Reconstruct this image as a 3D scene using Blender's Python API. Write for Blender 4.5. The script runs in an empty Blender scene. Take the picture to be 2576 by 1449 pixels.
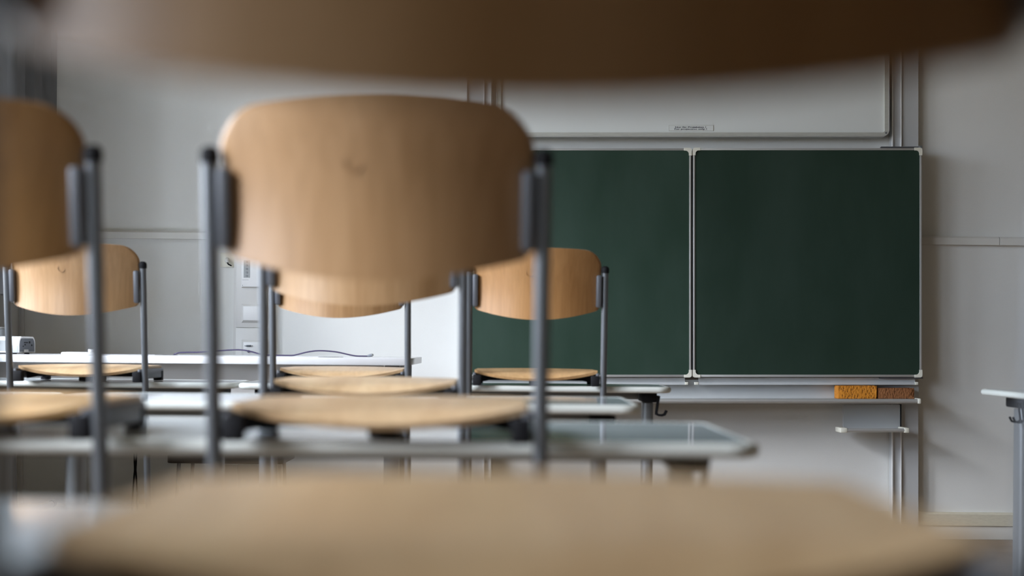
import bpy, bmesh, math, random
from mathutils import Vector, Matrix
random.seed(7)
SC = bpy.context.scene
COL = SC.collection

# ------------------------------------------------------------------ camera
F = 3578.0                    # focal length in pixels of the 2576 px wide frame (50 mm lens)
PX0, PY0 = 1295.0, 868.0      # pixel where the optical axis meets the picture
CH = 0.86                     # camera height
ROLL = 0.0095
RV = Vector((math.cos(ROLL), 0, math.sin(ROLL)))
UV = Vector((-math.sin(ROLL), 0, math.cos(ROLL)))
YV = Vector((0, 1, 0))
CAM = Vector((0, 0, CH))
cd = bpy.data.cameras.new('camera')
cam = bpy.data.objects.new('camera', cd); COL.objects.link(cam)
cam.matrix_world = Matrix(((RV.x, UV.x, 0, 0), (0, 0, -1, 0), (RV.z, UV.z, 0, CH), (0, 0, 0, 1)))
cd.sensor_width = 36.0; cd.lens = F / 2576 * 36.0
cd.shift_x = (1288 - PX0) / 2576; cd.shift_y = (PY0 - 724.5) / 2576
cd.clip_start = 0.02
cd.dof.use_dof = True; cd.dof.focus_distance = 6.3; cd.dof.aperture_fstop = 2.2
SC.camera = cam

# ------------------------------------------------------------------ light
w = bpy.data.worlds.new('sky'); SC.world = w; w.use_nodes = True
nt = w.node_tree; nt.nodes.clear()
tc = nt.nodes.new('ShaderNodeTexCoord'); sx = nt.nodes.new('ShaderNodeSeparateXYZ')
rp = nt.nodes.new('ShaderNodeValToRGB'); bg = nt.nodes.new('ShaderNodeBackground'); wo = nt.nodes.new('ShaderNodeOutputWorld')
mr = nt.nodes.new('ShaderNodeMapRange'); mr.inputs[1].default_value = -1; mr.inputs[2].default_value = 1
nt.links.new(tc.outputs['Generated'], sx.inputs[0]); nt.links.new(sx.outputs['Z'], mr.inputs[0])
nt.links.new(mr.outputs[0], rp.inputs[0]); nt.links.new(rp.outputs[0], bg.inputs[0]); nt.links.new(bg.outputs[0], wo.inputs[0])
e = rp.color_ramp.elements
e[0].position = 0.0; e[0].color = (0.26, 0.245, 0.21, 1)
e[1].position = 1.0; e[1].color = (0.66, 0.82, 1.0, 1)
for p, c in ((0.49, (0.34, 0.32, 0.28, 1)), (0.53, (1.02, 1.16, 1.36, 1))):
    k = e.new(p); k.color = c
bg.inputs[1].default_value = 6.0
WINS = [(3.95, 5.50), (2.25, 3.65), (0.40, 1.95), (-0.38, 0.16)]  # unseen openings; last one's width shaped for light on the nearest chair
SILL, HEAD, WX, WTH = 0.86, 2.80, -2.25, 0.32
for (y0, y1) in WINS:
    ld = bpy.data.lights.new('window_daylight', 'AREA'); ld.shape = 'RECTANGLE'
    ld.size = y1 - y0; ld.size_y = HEAD - SILL
    ld.cycles.is_portal = True
    lo = bpy.data.objects.new('window_daylight', ld); COL.objects.link(lo)
    # local -Z points into the room (+X), local X along Y
    lo.matrix_world = Matrix(((0, 0, -1, WX - 0.06), (1, 0, 0, (y0 + y1) / 2), (0, -1, 0, (SILL + HEAD) / 2), (0, 0, 0, 1)))
sun = bpy.data.lights.new('hazy_sun', 'SUN'); sun.energy = 3.7; sun.angle = math.radians(24); sun.color = (.92, .94, 1.0)
so_ = bpy.data.objects.new('hazy_sun', sun); COL.objects.link(so_)
so_.rotation_euler = Vector((1.0, .62, -.68)).to_track_quat('-Z', 'Y').to_euler()
SC.view_settings.view_transform = 'Standard'; SC.view_settings.look = 'None'
SC.view_settings.gamma = 1.0; SC.view_settings.use_curve_mapping = False
SC.view_settings.exposure = 0.84
SC.cycles.use_denoising = True
SC.cycles.max_bounces = 10; SC.cycles.diffuse_bounces = 6

# ------------------------------------------------------------------ helpers
def C(px, py, d):
    """camera-frame coordinates (right, depth, up) of a picture point at a depth"""
    return Vector(((px - PX0) / F * d, d, (PY0 - py) / F * d))
def W(px, py, d):
    c = C(px, py, d)
    return CAM + RV * c.x + YV * c.y + UV * c.z

def mat(name, col, rough=0.5, metal=0.0, spec=0.5, noise=None, bump=None, coat=0.0):
    m = bpy.data.materials.new(name); m.use_nodes = True
    n = m.node_tree.nodes; l = m.node_tree.links
    b = n['Principled BSDF']
    b.inputs['Base Color'].default_value = (*col, 1); b.inputs['Roughness'].default_value = rough
    b.inputs['Metallic'].default_value = metal; b.inputs['Specular IOR Level'].default_value = spec
    b.inputs['Coat Weight'].default_value = coat
    t = n.new('ShaderNodeTexCoord')
    if noise:
        sc, amt, stretch = noise
        mp = n.new('ShaderNodeMapping'); mp.inputs['Scale'].default_value = stretch
        nz = n.new('ShaderNodeTexNoise'); nz.inputs['Scale'].default_value = sc; nz.inputs['Detail'].default_value = 5
        r = n.new('ShaderNodeValToRGB')
        r.color_ramp.elements[0].position = 0.3; r.color_ramp.elements[1].position = 0.7
        r.color_ramp.elements[0].color = (*[c * (1 - amt) for c in col], 1)
        r.color_ramp.elements[1].color = (*[min(1, c * (1 + amt)) for c in col], 1)
        l.new(t.outputs['Object'], mp.inputs[0]); l.new(mp.outputs[0], nz.inputs['Vector'])
        l.new(nz.outputs['Fac'], r.inputs[0]); l.new(r.outputs[0], b.inputs['Base Color'])
    if bump:
        sc, dist, stretch = bump
        mp = n.new('ShaderNodeMapping'); mp.inputs['Scale'].default_value = stretch
        nz = n.new('ShaderNodeTexNoise'); nz.inputs['Scale'].default_value = sc; nz.inputs['Detail'].default_value = 3
        bp = n.new('ShaderNodeBump'); bp.inputs['Distance'].default_value = dist; bp.inputs['Strength'].default_value = 0.6
        l.new(t.outputs['Object'], mp.inputs[0]); l.new(mp.outputs[0], nz.inputs['Vector'])
        l.new(nz.outputs['Fac'], bp.inputs['Height']); l.new(bp.outputs[0], b.inputs['Normal'])
    return m

def wood(name, a, c, d, grain=(1, 1, 1)):
    m = bpy.data.materials.new(name); m.use_nodes = True
    n = m.node_tree.nodes; l = m.node_tree.links; b = n['Principled BSDF']
    b.inputs['Roughness'].default_value = 0.34; b.inputs['Specular IOR Level'].default_value = 0.5
    t = n.new('ShaderNodeTexCoord'); oi = n.new('ShaderNodeObjectInfo')
    ad = n.new('ShaderNodeVectorMath'); ad.operation = 'ADD'
    sc_ = n.new('ShaderNodeVectorMath'); sc_.operation = 'SCALE'; sc_.inputs['Scale'].default_value = 7.0
    cx = n.new('ShaderNodeCombineXYZ')
    for i in range(3): l.new(oi.outputs['Random'], cx.inputs[i])
    l.new(cx.outputs[0], sc_.inputs[0])
    l.new(t.outputs['Object'], ad.inputs[0]); l.new(sc_.outputs[0], ad.inputs[1])
    mp = n.new('ShaderNodeMapping'); mp.inputs['Scale'].default_value = grain
    l.new(ad.outputs[0], mp.inputs[0])
    nz = n.new('ShaderNodeTexNoise'); nz.inputs['Scale'].default_value = 9; nz.inputs['Detail'].default_value = 6
    nz.inputs['Distortion'].default_value = 0.4
    fine = n.new('ShaderNodeTexNoise'); fine.inputs['Scale'].default_value = 60; fine.inputs['Detail'].default_value = 3
    l.new(mp.outputs[0], nz.inputs['Vector']); l.new(mp.outputs[0], fine.inputs['Vector'])
    r = n.new('ShaderNodeValToRGB'); e = r.color_ramp.elements
    e[0].position = 0.3; e[0].color = (*a, 1); e[1].position = 0.72; e[1].color = (*d, 1)
    k = e.new(0.5); k.color = (*c, 1)
    r2 = n.new('ShaderNodeValToRGB'); r2.color_ramp.elements[0].position = 0.35; r2.color_ramp.elements[0].color = (.86, .84, .8, 1)
    r2.color_ramp.elements[1].position = 0.6; r2.color_ramp.elements[1].color = (1, 1, 1, 1)
    mx = n.new('ShaderNodeMix'); mx.data_type = 'RGBA'; mx.blend_type = 'MULTIPLY'; mx.inputs[0].default_value = 0.8
    l.new(nz.outputs['Fac'], r.inputs[0]); l.new(fine.outputs['Fac'], r2.inputs[0])
    l.new(r.outputs[0], mx.inputs[6]); l.new(r2.outputs[0], mx.inputs[7]); 
    mt = n.new('ShaderNodeMix'); mt.data_type = 'RGBA'; mt.blend_type = 'MULTIPLY'; mt.inputs[0].default_value = 1
    l.new(mx.outputs[2], mt.inputs[6]); l.new(oi.outputs['Color'], mt.inputs[7]); l.new(mt.outputs[2], b.inputs['Base Color'])
    return m

M = {}
M['wall'] = mat('wallpaper', (.81, .81, .785), .85, spec=.2, noise=(2.5, .02, (1, 1, 1)), bump=(260, .0012, (1, 1, 2.6)))
M['trim'] = mat('trim_paint', (.74, .73, .69), .5)
M['ceil'] = mat('ceiling_low_bounce', (.42, .39, .32), .9)  # unseen ceiling, darkened to cut bounced light
M['dim_wall'] = mat('wall_low_bounce', (.20, .155, .11), .9)  # unseen back and right walls, tone lowered to weaken ambient bounce
M['floor'] = mat('linoleum', (.30, .215, .145), .45, noise=(6, .15, (1, 1, 1)))  # unseen floor, tone raised for warm bounce onto the low wall
M['base'] = mat('skirting', (.66, .62, .50), .55, noise=(40, .06, (1, 1, 4)))
M['board'] = mat('board_enamel', (.024, .052, .036), .42, spec=.35)
M['alu'] = mat('aluminium', (.60, .60, .59), .38, metal=.55, bump=(80, .0002, (1, 1, 1)))
M['alu_p'] = mat('anodised_panel', (.60, .62, .63), .5, metal=.2)
M['cream'] = mat('cream_plastic', (.78, .76, .66), .5)
M['dark'] = mat('dark_gap', (.012, .012, .015), .6)
M['col'] = mat('column_paint', (.56, .57, .58), .5, metal=.1)
M['wb'] = mat('projection_enamel', (.74, .76, .74), .45, noise=(1.5, .015, (1, 1, 1)))
M['wbf'] = mat('whiteboard_frame', (.55, .55, .50), .5, metal=.25, noise=(30, .06, (1, 1, 8)))
M['steel'] = mat('grey_steel', (.18, .19, .205), .32, metal=.6)
M['bracket'] = mat('bracket_grey', (.12, .125, .14), .45, metal=.3)
M['black'] = mat('black_plastic', (.007, .007, .009), .7, spec=.25)
M['ink'] = mat('ink', (.02, .025, .045), .7)
M['laminate'] = mat('laminate', (.62, .67, .70), .07, spec=.5)
M['rim'] = mat('table_rim', (.70, .72, .68), .35)
M['desk'] = mat('desk_laminate', (.80, .80, .82), .22)
M['apron'] = mat('desk_apron', (.62, .61, .60), .5)
M['colmn'] = mat('table_column', (.23, .24, .25), .4, metal=.4)
M['white'] = mat('white_plastic', (.82, .82, .82), .4)
M['offwhite'] = mat('offwhite_plastic', (.70, .69, .67), .45)
M['greyp'] = mat('grey_plastic', (.10, .11, .13), .5)
M['lgrey'] = mat('light_grey_plastic', (.40, .42, .43), .5)
M['blind'] = mat('blind_fabric', (.22, .22, .23), .8, bump=(200, .0005, (1, 1, .2)))
M['cable'] = mat('cable_sheath', (.035, .025, .07), .4)
M['red'] = mat('red_plastic', (.7, .05, .05), .5)
M['clear'] = mat('clear_plastic', (.75, .75, .72), .15)
M['darkwood'] = mat('dark_stool', (.11, .095, .08), .45)
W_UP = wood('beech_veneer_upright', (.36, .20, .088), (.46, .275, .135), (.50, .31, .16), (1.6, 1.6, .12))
W_FL = wood('beech_veneer_flat_sheen', (.52, .34, .185), (.66, .46, .27), (.71, .52, .315), (1.6, .12, 1.6))  # seat veneer paled; sky sheen on flat wood put into its colour
# chalk smudges on the board
def smudge(m, seed, f=.95):
    m = m.copy(); n = m.node_tree.nodes; l = m.node_tree.links; b = n['Principled BSDF']
    t = n.new('ShaderNodeTexCoord'); mp = n.new('ShaderNodeMapping'); mp.inputs['Location'].default_value = (seed, 0, seed)
    mp.inputs['Scale'].default_value = (2.2, 1, .8)
    nz = n.new('ShaderNodeTexNoise'); nz.inputs['Scale'].default_value = 2.0; nz.inputs['Detail'].default_value = 8; nz.inputs['Roughness'].default_value = .6
    r = n.new('ShaderNodeValToRGB'); e = r.color_ramp.elements
    e[0].position = .35; e[0].color = (.023 * f, .050 * f, .034 * f, 1); e[1].position = .85; e[1].color = (.045 * f, .078 * f, .060 * f, 1)
    l.new(t.outputs['Object'], mp.inputs[0]); l.new(mp.outputs[0], nz.inputs['Vector']); l.new(nz.outputs['Fac'], r.inputs[0])
    l.new(r.outputs[0], b.inputs['Base Color'])
    return m
M['board_a'] = smudge(M['board'], 3.1); M['board_b'] = smudge(M['board'], 9.4, .74)
def sponge_mat(name, a, d):
    m = bpy.data.materials.new(name); m.use_nodes = True
    n = m.node_tree.nodes; l = m.node_tree.links; b = n['Principled BSDF']; b.inputs['Roughness'].default_value = .9
    t = n.new('ShaderNodeTexCoord'); v = n.new('ShaderNodeTexVoronoi'); v.inputs['Scale'].default_value = 130
    mp = n.new('ShaderNodeMapping'); mp.inputs['Scale'].default_value = (1, 1, .6)
    r = n.new('ShaderNodeValToRGB'); e = r.color_ramp.elements
    e[0].position = .12; e[0].color = (*d, 1); e[1].position = .34; e[1].color = (*a, 1)
    bp = n.new('ShaderNodeBump'); bp.inputs['Distance'].default_value = .003
    l.new(t.outputs['Object'], mp.inputs[0]); l.new(mp.outputs[0], v.inputs['Vector']); l.new(v.outputs['Distance'], r.inputs[0])
    l.new(r.outputs[0], b.inputs['Base Color']); l.new(v.outputs['Distance'], bp.inputs['Height']); l.new(bp.outputs[0], b.inputs['Normal'])
    return m
M['sp1'] = sponge_mat('orange_sponge', (.62, .23, .018), (.20, .06, .01))
M['sp2'] = sponge_mat('brown_sponge', (.27, .105, .035), (.13, .045, .015))

def link(name, me, m=None, parent=None, smooth=False):
    if m: me.materials.append(m)
    if smooth:
        for p in me.polygons: p.use_smooth = True
    o = bpy.data.objects.new(name, me); COL.objects.link(o)
    if parent: o.parent = parent
    return o
def bm_obj(name, bm, m, parent=None, smooth=False):
    bmesh.ops.recalc_face_normals(bm, faces=bm.faces)
    me = bpy.data.meshes.new(name); bm.to_mesh(me); bm.free()
    o = link(name, me, m, parent, smooth)
    if smooth: me.set_sharp_from_angle(angle=math.radians(40))
    return o
def add_box(bm, lo, hi, bev=0.0, seg=2):
    lo, hi = Vector(lo), Vector(hi)
    r = bmesh.ops.create_cube(bm, size=1.0)
    for v in r['verts']:
        v.co = Vector([(lo[i] + hi[i]) / 2 + v.co[i] * (hi[i] - lo[i]) for i in range(3)])
    if bev:
        es = list({e for v in r['verts'] for e in v.link_edges})
        bmesh.ops.bevel(bm, geom=es, offset=bev, segments=seg, profile=.5, affect='EDGES')
def box(name, lo, hi, m, parent=None, bev=0.0, seg=2):
    bm = bmesh.new(); add_box(bm, lo, hi, bev, seg)
    return bm_obj(name, bm, m, parent, smooth=bev > 0)
def add_tube(bm, pts, r, seg=14, caps=True):
    pts = [Vector(p) for p in pts]; n = len(pts)
    rr = r if isinstance(r, (list, tuple)) else [r] * n
    t0 = (pts[1] - pts[0]).normalized()
    u = t0.orthogonal().normalized(); rings = []
    for i in range(n):
        t = ((pts[min(i + 1, n - 1)] - pts[i]).normalized() + (pts[i] - pts[max(i - 1, 0)]).normalized())
        t = t.normalized()
        u = (u - t * u.dot(t)).normalized(); v = t.cross(u)
        rings.append([bm.verts.new(pts[i] + (u * math.cos(a) + v * math.sin(a)) * rr[i]) for a in [2 * math.pi * k / seg for k in range(seg)]])
    for i in range(n - 1):
        for k in range(seg):
            bm.faces.new((rings[i][k], rings[i][(k + 1) % seg], rings[i + 1][(k + 1) % seg], rings[i + 1][k]))
    if caps:
        bm.faces.new(rings[0][::-1]); bm.faces.new(rings[-1])
def tube(name, pts, r, m, parent=None, seg=14):
    bm = bmesh.new(); add_tube(bm, pts, r, seg); return bm_obj(name, bm, m, parent, True)
def prism(name, outline, lo, hi, axis, m, parent=None, bev=0.0, smooth=True):
    """outline in the two other axes (cyclic order kept), extruded along axis"""
    bm = bmesh.new()
    def P(a, b, c):
        return {0: (c, a, b), 1: (a, c, b), 2: (a, b, c)}[axis]
    vs = [bm.verts.new(P(a, b, lo)) for a, b in outline]; f = bm.faces.new(vs)
    r = bmesh.ops.extrude_face_region(bm, geom=[f])
    d = Vector(P(0, 0, hi - lo))
    nv = [g for g in r['geom'] if isinstance(g, bmesh.types.BMVert)]
    bmesh.ops.translate(bm, verts=nv, vec=d)
    if bev:
        es = [e for e in bm.edges if abs((e.verts[0].co - e.verts[1].co)[axis]) < 1e-6]
        bmesh.ops.bevel(bm, geom=es, offset=bev, segments=3, profile=.5, affect='EDGES')
    return bm_obj(name, bm, m, parent, smooth)
def rrect(x0, y0, x1, y1, r, n=6):
    out = []
    for cx, cy, a0 in ((x1 - r, y1 - r, 0), (x0 + r, y1 - r, 90), (x0 + r, y0 + r, 180), (x1 - r, y0 + r, 270)):
        for k in range(n + 1):
            a = math.radians(a0 + 90 * k / n); out.append((cx + r * math.cos(a), cy + r * math.sin(a)))
    return out
def ring_prism(name, outer, inner, z0, z1, m, parent, axis=2):
    bm = bmesh.new(); n = len(outer)
    def P(a, b, c): return {0: (c, a, b), 1: (a, c, b), 2: (a, b, c)}[axis]
    lay = [[bm.verts.new(P(a, b, z)) for a, b in o] for o, z in ((outer, z0), (outer, z1), (inner, z1), (inner, z0))]
    for j in range(4):
        for k in range(n):
            bm.faces.new((lay[j][k], lay[j][(k + 1) % n], lay[(j + 1) % 4][(k + 1) % n], lay[(j + 1) % 4][k]))
    return bm_obj(name, bm, m, parent)
def cyl(name, c, r, h, m, parent=None, axis=2, seg=24):
    c = Vector(c); d = Vector([(1 if i == axis else 0) * h / 2 for i in range(3)])
    return tube(name, [c - d, c + d], r, m, parent, seg)
def empty(name, loc, rolled=False):
    o = bpy.data.objects.new(name, None); COL.objects.link(o); o.empty_display_size = .1
    if rolled:   # hung very slightly out of true, like the real one
        o.matrix_world = Matrix(((RV.x, 0, UV.x, loc[0]), (0, 1, 0, loc[1]), (RV.z, 0, UV.z, loc[2]), (0, 0, 0, 1)))
    else: o.location = loc
    return o
def tag(o, label=None, cat=None, group=None, kind=None):
    if label: o['label'] = label
    if cat: o['category'] = cat
    if group: o['group'] = group
    if kind: o['kind'] = kind
    return o

# ------------------------------------------------------------------ room
D = 6.45       # front wall
RX, BY, CZ = 4.6, -3.3, 3.15
S = lambda o: tag(o, kind='structure')
S(box('floor', (WX - .3, BY - .2, -.12), (RX + .2, D + .2, 0), M['floor']))
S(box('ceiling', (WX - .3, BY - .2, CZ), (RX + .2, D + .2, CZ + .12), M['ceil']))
S(box('wall_front', (WX - .3, D, 0), (RX + .2, D + .2, CZ), M['wall']))
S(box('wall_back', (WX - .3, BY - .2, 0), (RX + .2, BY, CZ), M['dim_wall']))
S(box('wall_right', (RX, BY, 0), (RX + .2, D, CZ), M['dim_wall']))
bm = bmesh.new()
add_box(bm, (WX - WTH, BY, 0), (WX, D, SILL)); add_box(bm, (WX - WTH, BY, HEAD), (WX, D, CZ))
ys = [D] + [v for y0, y1 in WINS for v in (y1, y0)] + [BY]
for k in range(0, len(ys), 2): add_box(bm, (WX - WTH, ys[k + 1], SILL), (WX, ys[k], HEAD))
S(bm_obj('wall_left', bm, M['wall']))
for k, (y0, y1) in enumerate(WINS):
    r = S(empty('window_%d' % (k + 1), (WX - .12, (y0 + y1) / 2, SILL)))
    h = (y1 - y0) / 2; H = HEAD - SILL
    for nm, lo, hi in (('frame_rail', (-.03, -h, 0), (.03, h, .06)), ('frame_rail', (-.03, -h, H - .06), (.03, h, H)),
                       ('frame_stile', (-.03, -h, .06), (.03, -h + .06, H - .06)), ('frame_stile', (-.03, h - .06, .06), (.03, h, H - .06)),
                       ('mullion', (-.03, -.04, .06), (.03, .04, H - .06))):
        box(nm, lo, hi, M['white'], r, .005)
    box('window_sill', (.04, -h, -.0), (.20, h, .025), M['offwhite'], r, .005)
# cable ducts along the front wall, each length its own trim
rz0, rz1 = 1.325, 1.361
def rail(name, x0, x1, z0, z1):
    S(prism(name, [(D - .032, z0), (D, z0), (D, z1), (D - .022, z1), (D - .032, z1 - .008)], x0, x1, 0, M['trim'], smooth=False))
rail('trim_1', WX, W(1165, 0, D).x, rz0, rz1)
xr = W(2509, 600, D).x
rail('trim_2', W(2290, 0, D).x, xr - .0012, 1.332, 1.370)
rail('trim_3', xr + .0012, RX, 1.332, 1.370)
S(box('baseboard_front', (WX, D - .018, 0), (RX, D, .062), M['trim'], None, .002))
S(prism('trim_4', [(D - .026, .063), (D, .063), (D, .122), (D - .018, .122), (D - .026, .114)], WX, RX, 0, M['base'], smooth=False))
S(box('trim_5', (W(62, 0, D).x, D - .012, .12), (W(70, 0, D).x, D, CZ - .01), M['offwhite'], None, .003))

# ------------------------------------------------------------------ tables
HT = 0.724                   # top of the pupils' tables
def hook(root, side, x, y):
    """pair of black bag prongs hanging below the tabletop end"""
    bm = bmesh.new(); s = side
    for dy in (-.016, .016):
        add_tube(bm, [(x, y + dy, -.034), (x - s * .004, y + dy, -.06), (x - s * .008, y + dy, -.092), (x - s * .002, y + dy, -.099),
                      (x + s * .010, y + dy, -.100), (x + s * .020, y + dy, -.097), (x + s * .027, y + dy, -.083)], .0036, 8)
    add_tube(bm, [(x, y - .02, -.036), (x, y + .02, -.036)], .0036, 8)
    add_tube(bm, [(x - s * .008, y - .018, -.096), (x - s * .008, y + .018, -.096)], .0036, 8)
    add_tube(bm, [(x - s * .03, y, -.036), (x, y, -.036)], .004, 8)
    bm_obj('bag_hook', bm, M['black'], root, True)
def table(x0, x1, y0, y1, label, group='grey pupils tables in rows', hooks=(1,)):
    cx, cy = (x0 + x1) / 2, (y0 + y1) / 2
    r = empty('school_table', (cx, cy, 0)); tag(r, label, 'table', group)
    hx, hy = (x1 - x0) / 2, (y1 - y0) / 2
    def up(o): o.location.z = HT; return o
    # slab and its pale moulded edge, coordinates from the tabletop down
    up(prism('tabletop', rrect(-hx + .016, -hy + .016, hx - .016, hy - .016, .034), -.019, -.0004, 2, M['laminate'], r, smooth=False))
    n = 8; outer = rrect(-hx, -hy, hx, hy, .05, n); inner = rrect(-hx + .0165, -hy + .0165, hx - .0165, hy - .0165, .0335, n)
    bm = bmesh.new(); prof = []
    for k in range(7):
        a = math.radians(90 - 180 * k / 6)      # rounded outer profile
        prof.append((1 - (1 - math.cos(a)) * .6, -.0105 + .0105 * math.sin(a)))
    prof = [(0, 0)] + prof + [(0, -.021)]
    N = len(outer)
    rows = [[bm.verts.new((i[0] + (o[0] - i[0]) * t, i[1] + (o[1] - i[1]) * t, z)) for o, i in zip(outer, inner)] for t, z in prof]
    for j in range(len(rows)):
        A, B = rows[j], rows[(j + 1) % len(rows)]
        for k in range(N): bm.faces.new((A[k], A[(k + 1) % N], B[(k + 1) % N], B[k]))
    up(bm_obj('edge_band', bm, M['rim'], r, True))
    # frame: long rails, columns, feet
    up(box('frame_rail', (-hx + .1, -.015, -.048), (hx - .1, .015, -.0215), M['colmn'], r, .003))
    for sx in (-1, 1):
        xc = sx * (hx - (.068 if x0 > -.95 else .085))
        up(prism('column', rrect(xc - .019, -.035, xc + .019, .035, .015, 4), -HT + .03, -.06, 2, M['colmn'], r))
        up(box('top_bracket', (xc - .026, -.085, -.056), (xc + .026, .085, -.0208), M['black'], r, .006))
        b = up(box('foot', (xc - .022, -hy + .02, -HT + .004), (xc + .022, hy - .02, -HT + .034), M['colmn'], r, .008))
        for sy in (-1, 1):
            up(cyl('foot_pad', (xc, sy * (hy - .05), -HT + .004), .016, .008, M['black'], r, 2, 12))
        if sx in hooks: 
            bm = None
            o = hook(r, sx, xc + sx * .033, -.07)
    for c in r.children:
        if c.name.startswith('bag_hook'): c.location.z = HT
    return r
TABLES = [
    (-1.24, .235, .66, 1.22, 'very blurred table under the nearest chair, across the bottom of the view', (1,)),
    (-1.17, .352, 1.99, 2.56, 'light grey table under the two large chairs, its rounded corner pointing right', (1,)),
    (-1.17, .295, 3.26, 3.80, 'light grey table in the middle row, under the single half hidden chair', (1,)),
    (-2.22, -1.185, 3.26, 3.80, 'window side table of the middle row with no chair on it', ()),
    (-.93, .530, 4.755, 5.13, 'far row table with a black bag hook at its right end, below the chalkboard', (1,)),
    (-2.22, -.945, 4.78, 5.14, 'far row table on the window side, under the far left chair', ()),
    (1.61, 2.95, 4.45, 4.95, 'table cut off by the right edge of the view, black bag hooks under its corner', (-1,)),
]
TB = [table(*t[:5], hooks=t[5]) for t in TABLES]

# ------------------------------------------------------------------ chairs
# chair space: origin on the floor side below the rear posts, z = .388 where the table surface is
HB = .465
def zc(h): return h + .136 + HB             # h = height relative to the camera axis
def py_(h): return (.26 - h) * .12          # the posts lean back
PXH = .2235
def tgrid(fn, nu, nv, th, name, m, parent):
    """closed thin shell over a grid; fn(i,j)->(point, normal)"""
    bm = bmesh.new(); fr, bk = [], []
    for i in range(nu + 1):
        a, b = [], []
        for j in range(nv + 1):
            p, nrm = fn(i / nu, j / nv); a.append(bm.verts.new(p + nrm * th / 2)); b.append(bm.verts.new(p - nrm * th / 2))
        fr.append(a); bk.append(b)
    for i in range(nu):
        for j in range(nv):
            bm.faces.new((fr[i][j], fr[i + 1][j], fr[i + 1][j + 1], fr[i][j + 1]))
            bm.faces.new((bk[i][j], bk[i][j + 1], bk[i + 1][j + 1], bk[i + 1][j]))
    for i in range(nu):
        for j in (0, nv): bm.faces.new((fr[i][j], fr[i + 1][j], bk[i + 1][j], bk[i][j]))
    for j in range(nv):
        for i in (0, nu): bm.faces.new((fr[i][j], fr[i][j + 1], bk[i][j + 1], bk[i][j]))
    return bm_obj(name, bm, m, parent, True)
def eased(u):                                 # columns crowd towards the sides
    return math.sin((u - .5) * math.pi)
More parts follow.
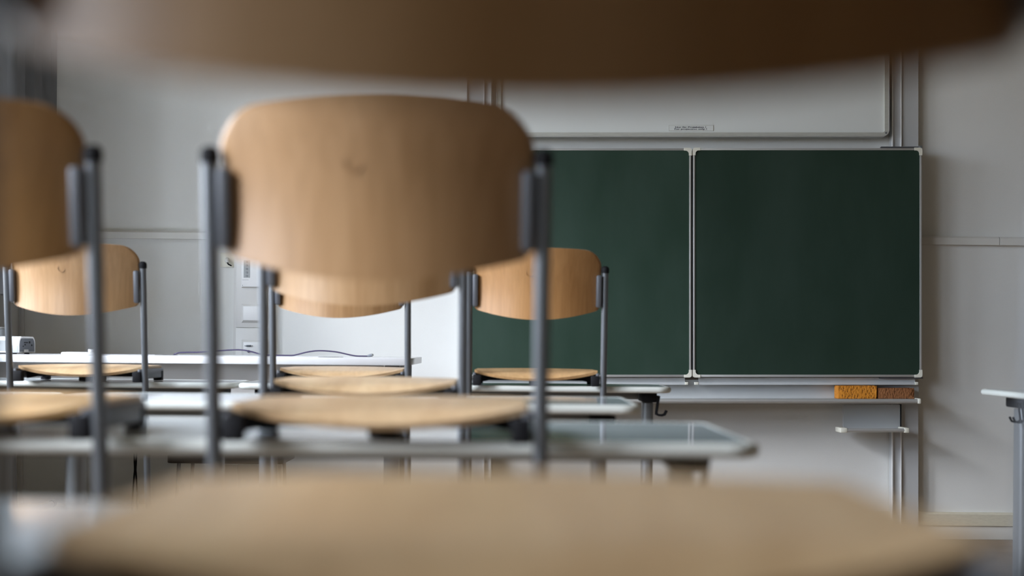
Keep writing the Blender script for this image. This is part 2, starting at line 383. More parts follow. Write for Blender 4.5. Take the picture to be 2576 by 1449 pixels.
def make_chair():
    r = empty('school_chair', (0, 0, 0))
    HW, RT, RBt = .209, .052, .012
    def edge(x):
        ax = abs(x)
        top = .317 - .007 * (ax / HW) ** 2; bot = .083 + .034 * (ax / HW) ** 1.9
        if ax > HW - RT: d = ax - (HW - RT); top -= RT - math.sqrt(max(0, RT * RT - d * d))
        if ax > HW - RBt: d = ax - (HW - RBt); bot += RBt - math.sqrt(max(0, RBt * RBt - d * d))
        return top, bot
    def bp(u, v):
        x = HW * eased(u); t, b = edge(x); h = b + (t - b) * v
        k = 1 - .035 * max(0, (.25 - h) / .2) - .02 * max(0, (h - .27) / .05)
        y = py_(h) - .062 * (1 - (x / HW) ** 2) + .010 * math.cos((h - .2) * 14)
        nrm = Vector((-2 * .062 * x / HW ** 2, 1, 0)).normalized()
        nrm = Vector((-nrm.x, nrm.y, .12)).normalized()
        return Vector((x * k, y, zc(h))), nrm
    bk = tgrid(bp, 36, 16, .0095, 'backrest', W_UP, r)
    # small round plug pressed into the veneer
    px, ph = -.026, .235
    yb = py_(ph) - .062 * (1 - (px / HW) ** 2) + .010 * math.cos((ph - .2) * 14) - .0052
    bm = bmesh.new()
    pts = [(px + .0115 * math.cos(a), yb + .0004, zc(ph) + .0115 * math.sin(a)) for a in [k * math.pi / 10 for k in range(20)]] 
    add_tube(bm, pts + [pts[0]], .0011, 6, False)
    bm_obj('veneer_plug', bm, W_UP, bk, True)
    for s in (-1, 1):
        # frame tube: post, bend, floor skid in one piece
        pts = [(s * PXH, py_(h), zc(h)) for h in (.252, .15, 0, -.15, -.30, -.51)]
        y0 = py_(-.51); z0 = zc(-.51)
        zb = .012
        for k in range(1, 7):
            a = math.radians(90 * k / 6); R_ = z0 - zb
            pts.append((s * PXH, y0 + R_ * (1 - math.cos(a)) * 1.0, z0 - R_ * math.sin(a)))
        pts.append((s * PXH, y0 + .30, zb)); pts.append((s * PXH, y0 + .40, zb))
        fr = tube('frame_tube', pts, .0108, M['steel'], r, 16)
        ph_ = .252
        cp = tube('tube_cap', [(s * PXH, py_(ph_ - .012), zc(ph_ - .012)), (s * PXH, py_(ph_), zc(ph_)), (s * PXH, py_(ph_ + .006), zc(ph_ + .006)), (s * PXH, py_(ph_ + .010), zc(ph_ + .010))],
             [.0128, .0132, .0115, .006], M['black'], fr, 16)
        tube('skid_cap', [(s * PXH, y0 + .385, zb), (s * PXH, y0 + .412, zb)], .0122, M['black'], fr, 14)
        # grey back bracket clamps the backrest to the post
        bm = bmesh.new()
        add_box(bm, (min(s * .194, s * .2125), py_(.18) - .018, zc(.125)), (max(s * .194, s * .2125), py_(.18) + .002, zc(.232)), .006)
        for v in bm.verts: v.co.y += (zc(.18) - v.co.z) * .12
        bm_obj('back_bracket', bm, M['bracket'], r, True)
        # grey plate beside the seat with a black pad at each end
        pl = box('seat_side_plate', (min(s * .200, s * .2105), py_(-.1) - .006, zc(-.125)), (max(s * .200, s * .2105), .345, zc(-.092)), M['bracket'], r, .003)
        for yy in (.050, .325):
            box('rubber_foot', (s * .197 - .014, yy - .016, HB + .0005), (s * .197 + .014, yy + .016, zc(-.100)), M['black'], pl, .003)
    def sp(u, v):
        e = eased(u); q0 = 1 - e * e; y = .072 + .315 * v - .006 * q0 * (1 - v) + .012 * q0 * v
        hw = .205 - .004 * v
        if v > .86: d = (v - .86) / .14; hw -= .045 * (1 - math.sqrt(max(0, 1 - d * d)))
        x = hw * e
        q = 1 - e * e
        roll = max(0, 1 - v / .16)          # rear edge rolls down
        h = -.088 - .012 * q * (1 - v) - .015 * roll ** 2 * q ** .8 + .003 * q * v + .004 * q * math.sin(v * math.pi) - .012 * max(0, (v - .8) / .2) ** 2
        y -= .012 * q * (1 - v) ; y += .018 * q * v
        return Vector((x, y, zc(h))), Vector((.1 * e, -.75 * roll * q, 1)).normalized()
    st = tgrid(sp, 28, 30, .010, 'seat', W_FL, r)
    # black under-seat carriers with pads that stand on the table
    def carrier(yc, rear):
        bm = bmesh.new(); n = 20
        rows = []
        for k in range(n + 1):
            e = -1 + 2 * k / n; x = .196 * e
            q = 1 - e * e
            v = (yc - .082) / .310
            top = -.0945 - .012 * q * (1 - v)
            bot = min(top - .004, -.119 - .008 * max(0, (abs(e) - .8) / .2))
            rows.append([bm.verts.new((x, yc - .011, zc(top))), bm.verts.new((x, yc + .011, zc(top))), bm.verts.new((x, yc + .011, zc(bot))), bm.verts.new((x, yc - .011, zc(bot)))])
        for k in range(n):
            for j in range(4): bm.faces.new((rows[k][j], rows[k + 1][j], rows[k + 1][(j + 1) % 4], rows[k][(j + 1) % 4]))
        bm.faces.new(rows[0]); bm.faces.new(rows[-1][::-1])
        o = bm_obj('seat_carrier', bm, M['black'], r)
        box('rubber_pad', (-.021, yc - .012, HB + .0005), (.021, yc + .012, zc(-.112)), M['black'], o, .003)
    carrier(.135, True); carrier(.30, False)
    return r
def copy_tree(o, parent=None):
    c = o.copy(); COL.objects.link(c)
    if parent: c.parent = parent
    for ch in list(o.children): copy_tree(ch, c)
    return c
CH_PLACES = [   # X, Y of the posts, label
    (.001, .552, 'nearest beech chair, blurred, backrest across the top and seat across the bottom of the view'),
    (-.187, 1.90, 'large beech chair in the centre, its whole pale backrest and both posts in view'),
    (-.790, 1.90, 'large beech chair, its back tinted darker for shade, cut off by the left edge'),
    (-.340, 3.16, 'chair directly behind the large centre chair, only the backrest bottom and seat showing'),
    (-1.445, 4.66, 'small far left beech chair in front of the white desk with the projector'),
    (-.578, 4.68, 'farthest chair hidden behind two others, its seat just below the black cable on the desk'),
    (.072, 4.68, 'small orange beech chair in front of the green chalkboard'),
]
proto = None
TINT = {0: (.96, .92, .86), 1: (1, .97, .95), 2: (.9, .8, .62), 4: (.92, .88, .84), 5: (.93, .88, .82), 6: (.98, .84, .66)}
for i, (x, y, lab) in enumerate(CH_PLACES):
    if proto is None:
        proto = make_chair(); o = proto
    else: o = copy_tree(proto)
    o.location = (x, y, HT - HB)
    tag(o, lab, 'chair', 'beech school chairs hung on the tables')
    tint = TINT.get(i, (1, 1, 1))              # own veneer tones, plus shade of left-edge chair; far-left one dimmed against window light
    for c in [o] + list(o.children_recursive): c.color = (*tint, 1)
# the nearest chair has its backrest set a notch higher
for c in proto.children:
    if c.name.startswith(('backrest', 'back_bracket')): c.location.z = .003

# ------------------------------------------------------------------ chalkboard
BD = 6.30
o0 = W(1743, 1010, BD); c0 = C(1743, 1010, BD)
def L(px, py, d):            # local coordinates in an object hung at o0
    v = C(px, py, d) - c0; return v
def pbox(name, px0, py0, px1, py1, d0, d1, m, parent, bev=0.0, base=None):
    """box whose front face (depth d0) spans the given picture rectangle"""
    a = C(px0, py1, d0) - (base or c0); b = C(px1, py0, d0) - (base or c0)
    return box(name, (a.x, d0 - (base or c0).y, a.z), (b.x, d1 - (base or c0).y, b.z), m, parent, bev)
cb = empty('chalkboard', o0, True); tag(cb, 'green chalkboard of two closed wings with aluminium frames, chalk ledge below', 'chalkboard')
def wing(x0, x1, y0, y1, m, hinge):
    d = BD
    wg = pbox('wing', x0 + 3, y0 + 3, x1 - 3, y1 - 3, d + .004, d + .022, m, cb)
    pbox('frame_strip', x0 + 14, y0, x1 - 14, y0 + 5.5, d, d + .024, M['alu'], wg, .001)
    pbox('frame_strip', x0 + 14, y1 - 6, x1 - 14, y1, d, d + .024, M['alu'], wg, .001)
    pbox('frame_strip', x0, y0 + 14, x0 + 5, y1 - 14, d, d + .024, M['alu'], wg, .001)
    pbox('frame_strip', x1 - 5, y0 + 14, x1, y1 - 14, d, d + .024, M['alu'], wg, .001)
    q = .0018
    for cx, cy, sx, sy in ((x0, y0, 1, 1), (x1, y0, -1, 1), (x0, y1, 1, -1), (x1, y1, -1, -1)):
        # L-shaped rounded plastic corner
        o = []
        A, T, R1, R2 = 19.0, 7.0, 6.0, 8.0
        def pt(a, b): 
            v = C(cx + sx * (a - 1), cy + sy * (b - 1), d); return (v.x - c0.x, v.z - c0.z)
        for k in range(6):
            t = math.radians(90 * k / 5); o.append(pt(R1 - R1 * math.cos(t), R1 - R1 * math.sin(t)))
        o += [pt(A, 0), pt(A, T)]
        for k in range(6):
            t = math.radians(90 * k / 5); o.append(pt(T + R2 - R2 * math.sin(t), T + R2 - R2 * math.cos(t)))
        o += [pt(T, A), pt(0, A)]
        prism('corner_cap', o, -.003, .025, 1, M['cream'], wg, smooth=False)
    return wg
wing(1168.5, 1739, 373, 948.5, M['board_a'], 0)
wing(1743.5, 2319, 372.5, 948.5, M['board_b'], 1)
pbox('rear_panel', 1180, 380, 2308, 944, BD + .030, BD + .055, M['dark'], cb)
# flaps below the wings
for x0, x1, capx in ((1180, 1723, 1723), (1757, 2302, 2302)):
    f = pbox('tray_flap', x0, 950, x1, 968, BD + .030, BD + .034, M['alu_p'], cb)
    pbox('flap_lip', x0, 962, x1, 968, BD + .022, BD + .0305, M['alu_p'], f)
    pbox('end_cap', capx, 961, capx + 8, 968, BD + .020, BD + .036, M['cream'], f, .001)
pbox('end_cap', 1747, 961, 1757, 968, BD + .020, BD + .036, M['cream'], cb, .001)
pbox('hinge_arm', 2217, 368.5, 2320, 371.5, BD + .01, BD + .03, M['bracket'], cb)
pbox('hinge_arm', 2214, 949, 2322, 952.5, BD + .01, BD + .03, M['bracket'], cb)
pbox('pivot_bolt', 2311, 366, 2320, 374, BD + .006, BD + .016, M['colmn'], cb, .002)
pbox('back_plate', 1176, 955, 2311, 1004, BD + .070, BD + .085, M['alu_p'], cb)
# chalk ledge: shelf with a rounded front rail
a, b = L(1168, 1005, 6.22), L(2309, 1005, 6.22)
led = prism('chalk_ledge', [(6.235 - c0.y, a.z + .0004), (6.385 - c0.y, a.z + .0004), (6.385 - c0.y, a.z - .002), (6.235 - c0.y, a.z - .006)], a.x, b.x, 0, M['alu'], cb, smooth=False)
zc_ = L(0, 1009, 6.225).z
bm = bmesh.new(); add_tube(bm, [(a.x, 6.228 - c0.y, zc_), (b.x, 6.228 - c0.y, zc_)], .0098, 16); bm_obj('front_rail', bm, M['alu'], led, True)
box('end_cap', (b.x, 6.213 - c0.y, zc_ - .0115), (b.x + .013, 6.30 - c0.y, zc_ + .0115), M['cream'], led, .004)
box('end_cap', (a.x - .013, 6.213 - c0.y, zc_ - .0115), (a.x, 6.30 - c0.y, zc_ + .0115), M['cream'], led, .004)
pbox('ledge_lip', 1500, 1014, 2309, 1016.5, 6.24, 6.30, M['alu'], led)

# small shelf on its own plate below
sb = C(2194, 1081, 6.40); sh = empty('small_shelf', W(2194, 1081, 6.40), True)
tag(sh, 'small aluminium shelf with cream end caps below the chalk ledge on the right', 'shelf')
pbox('mounting_plate', 2122, 1018, 2264, 1078, 6.375, 6.392, M['alu_p'], sh, 0, sb)
pbox('cable_slot', 2264.5, 1014, 2268, 1078, 6.372, 6.392, M['dark'], sh, 0, sb)
za = C(0, 1077, 6.26).z - sb.z; zb2 = C(0, 1088, 6.26).z - sb.z
xa, xb = C(2124, 0, 6.26).x - sb.x, C(2277, 0, 6.26).x - sb.x
prism('shelf_tray', [(-.135, zb2 + .006), (-.01, zb2 + .006), (-.01, zb2 + .010), (-.135, zb2 + .010)], xa, xb, 0, M['alu'], sh, smooth=False)
bm = bmesh.new(); add_tube(bm, [(xa, -.14, (za + zb2) / 2), (xb, -.14, (za + zb2) / 2)], .0088, 16); bm_obj('front_rail', bm, M['alu'], sh, True)
for x0, x1 in ((xa - .018, xa + .012), (xb - .006, xb + .016)):
    box('end_cap', (x0, -.1505, (za + zb2) / 2 - .011), (x1, -.04, (za + zb2) / 2 + .011), M['cream'], sh, .004)

# the two columns that carry the board
def column(x0, x1, lines, label):
    cx = (x0 + x1) / 2; base = C(cx, 1340, 6.42)
    wpos = W(cx, 1340, 6.42); r = empty('board_column', (wpos.x, wpos.y, wpos.z), True); tag(r, label, 'column', 'columns carrying the chalkboard')
    a, b = C(x0, 0, 6.40).x - base.x, C(x1, 0, 6.40).x - base.x
    zt = 3.0; zl = -wpos.z + .006
    box('column_body', (a, -.015, zl), (b, .022, zt), M['col'], r)
    for l in lines:
        c = C(l, 0, 6.40).x - base.x
        box('guide_rail', (c - .0028, -.026, zl), (c + .0032, -.0152, zt), M['white'], r, .001)
    return r
column(2243, 2311, (2244.5, 2266), 'tall grey column right of the chalkboard with two bright guide rails')
column(1172, 1238, (1174, 1217, 1234), 'tall grey column behind the left end of the chalkboard, mostly hidden by the large chair')

# projection whiteboard above
wbz = C(1743, 345, 6.39)
wr = empty('projection_board', W(1743, 345, 6.39), True); tag(wr, 'white projection board above the chalkboard with a small printed notice', 'whiteboard')
def w2(px, py, d=6.37): v = C(px, py, d) - wbz; return (v.x, v.z)
x0_, z0_ = w2(1249, 345); x1_, z1_ = w2(2237.5, -260)
prism('panel', rrect(x0_ + .006, z0_ + .006, x1_ - .006, z1_ - .006, .02), -.012, .02, 1, M['wb'], wr, smooth=False)
ring_prism('frame', rrect(x0_, z0_, x1_, z1_, .036, 8), rrect(x0_ + .021, z0_ + .021, x1_ - .021, z1_ - .021, .010, 8), -.022, .022, M['wbf'], wr, 1)
ring_prism('frame_lip', rrect(x0_ + .0005, z0_ + .0005, x1_ - .0005, z1_ - .0005, .035, 8), rrect(x0_ + .004, z0_ + .004, x1_ - .004, z1_ - .004, .032, 8), -.0245, -.0215, M['alu'], wr, 1)
sx_, sz_ = w2(2228.5, 334.5)
cyl('screw', (sx_, -.023, sz_), .0045, .003, M['colmn'], wr, 1, 12)
nt0 = w2(1682, 329.5, 6.376); nt1 = w2(1794.5, 314.5, 6.376)
yf = -.0135
nb = prism('notice_label', rrect(nt0[0], nt0[1], nt1[0], nt1[1], .004), yf - .0004, yf + .002, 1, M['wb'], wr, smooth=False)
ring_prism('label_border', rrect(nt0[0], nt0[1], nt1[0], nt1[1], .004), rrect(nt0[0] + .0016, nt0[1] + .0016, nt1[0] - .0016, nt1[1] - .0016, .003), yf - .0009, yf - .0003, M['wbf'], nb, 1)
def text(s, name, cx, cz, width, height, y, m, parent):
    cu = bpy.data.curves.new(name, 'FONT'); cu.body = s; cu.size = 1; cu.align_x = 'CENTER'; cu.extrude = 0; cu.offset = .022
    t = bpy.data.objects.new('tmp_text', cu); COL.objects.link(t)
    bpy.context.view_layer.update()
    dg = bpy.context.evaluated_depsgraph_get(); me = bpy.data.meshes.new_from_object(t.evaluated_get(dg))
    COL.objects.unlink(t); bpy.data.objects.remove(t)
    xs = [v.co.x for v in me.vertices]; 
    sx = width / (max(xs) - min(xs)); mid = (max(xs) + min(xs)) / 2
    for v in me.vertices: v.co = Vector(((v.co.x - mid) * sx + cx, y, v.co.y * height + cz))
    return link(name, me, m, parent)
tx = w2(1737.2, 0, 6.376)[0]
text('Nur für Projektion !', 'lettering', tx, w2(0, 321.5, 6.376)[1], .1385, .0086, yf - .0012, M['ink'], nb)
text('For projection only !', 'lettering', tx, w2(0, 326.3, 6.376)[1], .145, .0086, yf - .0012, M['ink'], nb)

# sponges on the ledge
def sponge(px0, px1, pyt, pyb, d0, d1, m, label, dent):
    cpx = (px0 + px1) / 2; base = C(cpx, pyb, (d0 + d1) / 2)
    o_ = W(cpx, pyb, d0); wpos = Vector((o_.x, (d0 + d1) / 2, o_.z))
    wd = (px1 - px0) / F * d0; h = (pyb - pyt) / F * d0; dp = d1 - d0
    bm = bmesh.new(); add_box(bm, (-wd / 2, -dp / 2, 0), (wd / 2, dp / 2, h), .003, 2)
    bmesh.ops.subdivide_edges(bm, edges=bm.edges[:], cuts=5, use_grid_fill=True)
    for v in bm.verts:
        v.co += Vector([random.uniform(-.0006, .0006) for _ in range(3)])
        if v.co.z < 0: v.co.z = 0
        if dent and v.co.y < 0: v.co.y += .004 * math.exp(-((v.co.x - .012) / .006) ** 2)
    o = bm_obj('sponge', bm, m, None, True)
    o.matrix_world = Matrix(((RV.x, 0, UV.x, wpos.x), (0, 1, 0, wpos.y), (RV.z, 0, UV.z, wpos.z), (0, 0, 0, 1)))
    tag(o, label, 'sponge', 'sponges on the chalk ledge')
sponge(2109, 2206, 970.5, 1003.4, 6.265, 6.345, M['sp1'], 'bright orange porous sponge on the chalk ledge', False)
sponge(2208.5, 2300, 976.5, 1003.4, 6.27, 6.345, M['sp2'], 'dull brown sponge with a crease, right of the orange one', True)

# board ruler with ring, lying on the ledge
rb = C(1288, 1003, 6.30); rr_ = empty('board_ruler', W(1288, 1003.2, 6.30), True)
tag(rr_, 'dark board ruler with a ring handle lying on the chalk ledge', 'ruler')
k6 = 6.28 / F
bm = bmesh.new(); add_box(bm, (-96 * k6, -.03, .002), (99 * k6, -.026, .0095)); add_box(bm, (-96 * k6, -.03, .002), (99 * k6, .03, .0045))
add_box(bm, (-96 * k6, -.031, .0045), (-94 * k6, -.026, .015)); add_box(bm, (97 * k6, -.031, .0045), (99 * k6, -.026, .015))
bm_obj('ruler_blade', bm, M['greyp'], rr_)
bm = bmesh.new()
for k in range(13): add_box(bm, ((-88 + 14.6 * k) * k6 - .0008, -.032, .0095), ((-88 + 14.6 * k) * k6 + .0008, -.0265, .0115))
tag(bm_obj('scale_marks', bm, M['white'], rr_), kind='stuff')
pr = [(-19 * k6, .0095), (22 * k6, .0095), (12 * k6, .0145), (4 * k6, .020), (-5 * k6, .020), (-12 * k6, .014)]
prism('handle_block', pr, -.024, .02, 1, M['greyp'], rr_, smooth=False)
bm = bmesh.new(); cxr = -4 * k6
pts = [(cxr + .0135 * math.cos(a), -.036, .0170 + .0135 * math.sin(a)) for a in [i * math.pi / 14 for i in range(28)]]
add_tube(bm, pts + [pts[0]], .0013, 8, False); bm_obj('ring', bm, M['alu'], rr_, True)

# ------------------------------------------------------------------ wall trunking with sockets, left of the board
def wl(px, py): v = W(px, py, D); return v
tA = wl(594, 640); tB = wl(684, 640)
tr = empty('wall_trunking', ((tA.x + tB.x) / 2, D, .13)); tag(tr, 'white vertical wall trunking with switch and socket modules, behind the blurred chair posts', 'trunking')
hw = (tB.x - tA.x) / 2; zt_ = 1.322 - .13
box('trunk_body', (-hw, -.045, 0), (hw, -.0005, zt_), M['offwhite'], tr)
zs = wl(640, 825).z - .13
for a_, b_ in ((.004, zs - .0012), (zs + .0012, zt_ - .002)):
    box('cover_panel', (-hw + .012, -.052, a_), (hw - .012, -.0451, b_), M['offwhite'], tr, .0015)
TD = D - .052
def module(py0, py1, kind, px0=607, px1=671):
    a = W(px0, py1, TD); b = W(px1, py0, TD)
    x0, x1, z0, z1 = a.x - tr.location.x, b.x - tr.location.x, a.z - .13, b.z - .13
    y = -.052
    o = bm = bmesh.new()
    vs = [bm.verts.new(p) for p in ((x0, y, z0), (x1, y, z0), (x1, y, z1), (x0, y, z1))]
    s = .010; ws = [bm.verts.new(p) for p in ((x0 + s, y - .010, z0 + s), (x1 - s, y - .010, z0 + s), (x1 - s, y - .010, z1 - s), (x0 + s, y - .010, z1 - s))]
    for k in range(4): bm.faces.new((vs[k], vs[(k + 1) % 4], ws[(k + 1) % 4], ws[k]))
    bm.faces.new(ws); bm.faces.new(vs[::-1])
    m_ = bm_obj('socket_module', bm, M['offwhite'], tr)
    xc, zc2 = (x0 + x1) / 2, (z0 + z1) / 2
    if kind == 'blank':
        box('blank_plate', (x0 + s + .001, y - .0125, z0 + s + .001), (x1 - s - .001, y - .0095, z1 - s - .001), M['white'], m_, .001)
    elif kind == 'vga':
        box('connector_plate', (x0 + s + .001, y - .0125, z0 + s + .001), (x1 - s - .001, y - .0095, z1 - s - .001), M['white'], m_, .001)
        zz = W(627, 870, TD).z - .13; xx = W(627, 870, TD).x - tr.location.x
        box('video_port', (xx - .011, y - .018, zz - .004), (xx + .011, y - .0126, zz + .004), M['greyp'], m_, .002)
        for s_ in (-1, 1): cyl('port_screw', (xx + s_ * .016, y - .0145, zz), .0022, .004, M['colmn'], m_, 1, 10)
        zz2 = W(627, 884, TD).z - .13
        cyl('audio_port', (xx, y - .0145, zz2), .0058, .006, M['greyp'], m_, 1, 16)
    else:
        box('control_plate', (x0 + .002, y - .0135, z0 + .004), (x1 - .002, y - .0095, z1), M['white'], m_, .002)
        xa_, xb_ = W(621, 0, TD).x - tr.location.x, W(637, 0, TD).x - tr.location.x
        zb_, zt2 = W(629, 699, TD).z - .13, W(629, 655, TD).z - .13
        box('display_window', (xa_, y - .0145, zb_), (xb_, y - .0132, zt2), M['lgrey'], m_)
        for k in range(5):
            zz = zb_ + (k + .5) * (zt2 - zb_) / 5
            cyl('button', ((xa_ + xb_) / 2, y - .0155, zz), .0048, .003, M['colmn'], m_, 1, 12)
        cyl('port_screw', (x0 + .008, y - .014, z0 + .010), .0018, .002, M['colmn'], m_, 1, 10)
        bm = bmesh.new(); zz = zb_ - .011
        for k in range(9): add_box(bm, (xa_ - .006 + k * .0032, y - .0138, zz), (xa_ - .0038 + k * .0032, y - .0132, zz + .0015))
        tag(bm_obj('small_print', bm, M['colmn'], m_), kind='stuff')
module(640, 724, 'control')
module(765, 812, 'blank')
module(855, 903, 'vga')

a = W(555, 672, D); b = W(592.5, 636, D)
so = empty('wall_socket', ((a.x + b.x) / 2, D, a.z)); tag(so, 'beige wall socket with a clear plug and short black cable, left of the trunking', 'socket')
hw2 = (b.x - a.x) / 2; hh = b.z - a.z
box('socket_plate', (-hw2, -.012, 0), (hw2, -.0005, hh), M['cream'], so, .002)
px_ = W(575, 659, D).x - so.location.x; pz = W(575, 659, D).z - a.z
pl = tube('plug', [(px_ - .004, -.012, pz + .012), (px_, -.034, pz + .004), (px_ + .004, -.042, pz - .006)], [.009, .010, .006], M['clear'], so, 12)
tube('cable', [(px_ + .003, -.040, pz - .005), (px_ + .008, -.044, pz - .013), (px_ + .018, -.040, pz - .018), (W(593.5, 0, D).x - so.location.x - .002, -.038, pz - .019)], .0032, M['black'], so, 10)

# ------------------------------------------------------------------ teacher's desk
ZD = .807
dx0, dx1, dy0, dy1 = -2.22, W(1028, 901, 5.2).x, 5.20, 5.93
dk = empty('teacher_desk', ((dx0 + dx1) / 2, (dy0 + dy1) / 2, 0)); tag(dk, 'long white teacher desk with a grey apron, brightly lit from the window', 'desk')
hx, hy = (dx1 - dx0) / 2, (dy1 - dy0) / 2
box('desktop', (-hx, -hy, ZD - .026), (hx, hy, ZD), M['desk'], dk, .0015)
box('modesty_panel', (-hx + .06, -hy + .10, ZD - .30), (hx - .10, -hy + .12, ZD - .027), M['apron'], dk)
for sx in (-1, 1):
    lx = sx * (hx - .065)
    for sy in (-1, 1):
        box('leg', (lx - .028, sy * (hy - .07) - .02, 0), (lx + .028, sy * (hy - .07) + .02, ZD - .0265), M['colmn'], dk, .003)
    box('side_rail', (lx - .02, -hy + .092, ZD - .075), (lx + .02, hy - .092, ZD - .0265), M['bracket'], dk, .003)
for px, py, d, hwid in ((832, 899, 5.40, .048), (418, 893.5, 5.62, .045)):
    p = W(px, py, d)
    bm = bmesh.new(); n = 24
    vs = [bm.verts.new((p.x - dk.location.x + hwid * math.cos(2 * math.pi * k / n), p.y - dk.location.y + .022 * math.sin(2 * math.pi * k / n), ZD + .0006)) for k in range(n)]
    f = bm.faces.new(vs); r_ = bmesh.ops.extrude_face_region(bm, geom=[f]); bmesh.ops.translate(bm, verts=[g for g in r_['geom'] if isinstance(g, bmesh.types.BMVert)], vec=(0, 0, .0012))
    bm_obj('cable_outlet', bm, M['dark'], dk)

# cable on the desk
CD = 5.6
cpts = [(437, 893), (449, 887.5), (475, 886.3), (502, 886), (550, 882.5), (599, 880), (628, 883.6), (655, 891), (682, 896), (705, 897.2), (722, 896.6), (745, 892.5), (769, 886.5), (788, 883.3), (805, 882.3), (828, 883.4), (850, 886), (870, 890.5), (886, 894), (905, 896.5), (926, 897)]
def smooth_pts(P, n=4):
    out = []
    for i in range(len(P) - 1):
        p0, p1, p2, p3 = P[max(i - 1, 0)], P[i], P[i + 1], P[min(i + 2, len(P) - 1)]
        for k in range(n):
            t = k / n
            out.append(tuple(.5 * (2 * p1[j] + (p2[j] - p0[j]) * t + (2 * p0[j] - 5 * p1[j] + 4 * p2[j] - p3[j]) * t * t + (3 * p1[j] - p0[j] - 3 * p2[j] + p3[j]) * t ** 3) for j in range(len(p1))))
    out.append(P[-1]); return out
pts = []
for px, py in smooth_pts(cpts):
    p = W(px, py, CD); p.z = max(p.z, ZD + .0036); pts.append(p)
base = Vector((pts[0].x, CD, ZD))
cr = empty('desk_cable', base); tag(cr, 'thin dark violet cable arching across the teacher desk, plug at its right end', 'cable')
tube('cable_sheath', [p - base for p in pts], .0028, M['cable'], cr, 10)
e_ = pts[-1] - base
tube('plug', [e_ + Vector((-.002, 0, .0008)), e_ + Vector((.008, -.002, .003)), e_ + Vector((.016, -.004, .0045))], [.004, .0058, .0058], M['greyp'], cr, 12)
tube('plug_tip', [e_ + Vector((.016, -.004, .0045)), e_ + Vector((.019, -.006, .0055))], [.0045, .0045], M['lgrey'], cr, 12)

# projector
pz0 = ZD
pr_ = empty('projector', (-2.02, 5.44, pz0 + .0006)); tag(pr_, 'white projector with a dark grey end panel on the teacher desk', 'projector')
pxr = .155
def rr_sec(y0, y1, z0, z1, r):      # section with rounded top corners (y, z)
    o = [(y0, z0), (y1, z0)]
    for cy, a0 in ((y1 - r, 0), (y0 + r, 90)):
        for k in range(8):
            a = math.radians(a0 + 90 * k / 7); o.append((cy + r * math.cos(a), z1 - r + r * math.sin(a)))
    return o
prism('shell', rr_sec(-.09, .09, .006, .067, .03), -.155, pxr, 0, M['white'], pr_)
prism('end_panel', rr_sec(-.082, .078, .009, .060, .026), pxr, pxr + .0022, 0, M['greyp'], pr_)
for y_, z_, w_, h_ in ((-.02, .044, .020, .004), (.02, .045, .006, .008), (-.05, .030, .004, .004), (.045, .034, .004, .006), (-.03, .036, .006, .005)):
    box('port', (pxr + .002, y_ - w_, z_ - h_ / 2), (pxr + .0035, y_ + w_, z_ + h_ / 2), M['black'], pr_)
box('port_flap', (pxr + .002, -.045, .006), (pxr + .006, .0, .018), M['offwhite'], pr_, .002)
box('front_grille', (-.15, -.0915, .012), (.105, -.0899, .052), M['lgrey'], pr_, .0)
box('corner_strip', (.115, -.092, .006), (.152, -.0899, .034), M['lgrey'], pr_, .001)
for k in range(5): cyl('button', (-.02 + k * .025, -.0925, .044), .004, .002, M['greyp'], pr_, 1, 10)
for x_ in (-.12, .13):
    for y_ in (-.07, .07): cyl('foot', (x_, y_, .003), .010, .006, M['black'], pr_, 2, 12)
# grey case behind it
sp_ = empty('grey_case', (-2.125, 5.72, ZD)); tag(sp_, 'light grey rounded case standing behind the projector at the left edge', 'case')
prism('case_body', rrect(-.075, -.05, .085, .05, .02), .004, .098, 2, M['lgrey'], sp_, .006)
prism('case_lid', rrect(-.07, -.045, .08, .045, .018), .0985, .106, 2, M['offwhite'], sp_, .003)
for x_ in (-.05, .06): box('foot', (x_ - .01, -.04, 0), (x_ + .01, .04, .0038), M['black'], sp_)

# flat remote and little lid
rc = empty('remote_control', (W(203, 890, 5.27).x, 5.265, ZD)); tag(rc, 'flat white remote control lying on the teacher desk near its front edge', 'remote control')
box('remote_body', (-.066, -.02, .0003), (.066, .02, .011), M['white'], rc, .004)
box('button_strip', (-.05, -.008, .0111), (.05, .008, .0118), M['offwhite'], rc)
lc = empty('marker_lid', (W(230, 888, 5.40).x, 5.40, ZD)); tag(lc, 'small white round lid with a red rim, on the desk behind the remote control', 'lid')
cyl('rim', (0, 0, .0018), .0135, .003, M['red'], lc); cyl('lid_body', (0, 0, .0125), .0125, .018, M['white'], lc)

# ------------------------------------------------------------------ things below and behind the desk
st = empty('low_stool', (W(571, 1160, 6.0).x, 6.12, 0)); tag(st, 'dark low stool with thin tube legs, behind the teacher desk', 'stool')
zt3 = W(571, 1150, 5.9).z; hwS = .245
prism('seat', rrect(-hwS, -.17, hwS, .17, .03), zt3 - .032, zt3, 2, M['darkwood'], st, .004)
prism('seat_cushion', rrect(-hwS + .01, -.16, hwS - .01, .16, .03), zt3 + .0005, zt3 + .012, 2, M['darkwood'], st, .004)
for sx in (-1, 1):
    for sy in (-1, 1):
        tube('leg', [(sx * (hwS - .045), sy * .13, zt3 - .033), (sx * (hwS - .03), sy * .145, 0)], .008, M['colmn'], st, 10)
cbx = empty('low_cabinet', (W(660, 1200, 6.36).x, 6.36, 0)); tag(cbx, 'low white cupboard against the wall below the trunking, behind the dark stool', 'cupboard')
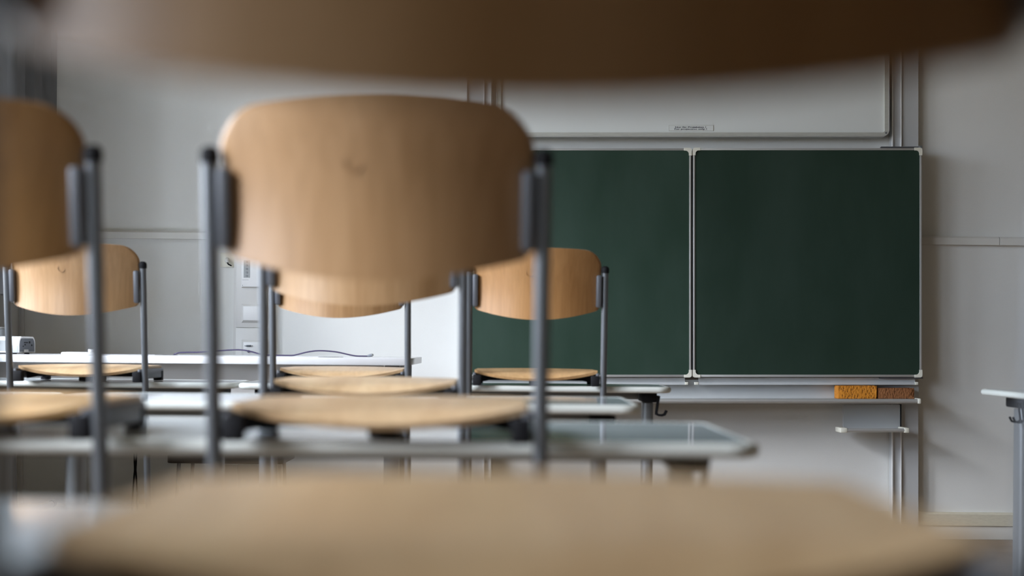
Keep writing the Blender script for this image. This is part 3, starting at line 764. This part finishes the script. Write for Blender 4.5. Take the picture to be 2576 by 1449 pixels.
# stands clear of the trunking, which ends above it
cw = W(712, 1200, 6.32).x - cbx.location.x; cl = W(538, 1200, 6.32).x - cbx.location.x
zc3 = W(600, 1165, 6.32).z
box('carcass', (cl, -.048, 0), (cw, .018, zc3), M['offwhite'], cbx, .001)
xs_ = W(598, 1200, 6.30).x - cbx.location.x
for x0, x1 in ((cl + .002, xs_ - .0012), (xs_ + .0012, cw - .002)):
    dr = box('door', (x0, -.062, .02), (x1, -.0485, zc3 - .004), M['offwhite'], cbx, .0015)
    if x0 > xs_: tube('knob', [(W(625, 0, 6.30).x - cbx.location.x, -.0625, W(625, 1212, 6.30).z), (W(625, 0, 6.30).x - cbx.location.x, -.080, W(625, 1212, 6.30).z)], [.007, .012], M['cream'], dr, 16)

hc = empty('hanging_cable', (W(340, 1200, 6.0).x, 6.0, 0)); tag(hc, 'two black cables hanging below the teacher desk on the left', 'cable')
for s in (-1, 1):
    tube('cable_strand', [(s * .006, 0, .78), (s * -.004, 0, .6), (s * .008, 0, .45), (s * .002, 0, .32), (s * .010, 0, .22), (s * .012, 0, .01)], .0038, M['black'], hc, 8)

# vertical blind, stacked at the front end of the window wall
vb = empty('vertical_blind', (-2.112, 6.0, 1.05)); tag(vb, 'dark grey vertical blind bunched at the window end of the front wall', 'blind')
box('head_rail', (-.02, -1.0, 1.80), (.02, .42, 1.83), M['white'], vb)
for k in range(11):
    y = .34 - k * .105
    bm = bmesh.new(); n = 6; a = math.radians(62 + (-16, 12, -4, 18, -10, 6)[k % 6])   # slat turned almost across the room
    rows = []
    for j in range(n + 1):
        t = -1 + 2 * j / n; x = .0635 * t * math.sin(a); yy = y + .0635 * t * math.cos(a) + .022 * (1 - t * t)
        rows.append([bm.verts.new((x, yy, z)) for z in (0, 1.79)] + [bm.verts.new((x, yy + .0008, z)) for z in (1.79, 0)])
    for j in range(n):
        for q in range(4): bm.faces.new((rows[j][q], rows[j + 1][q], rows[j + 1][(q + 1) % 4], rows[j][(q + 1) % 4]))
    bm.faces.new(rows[0]); bm.faces.new(rows[-1][::-1])
    bm_obj('slat', bm, M['blind'], vb, True)
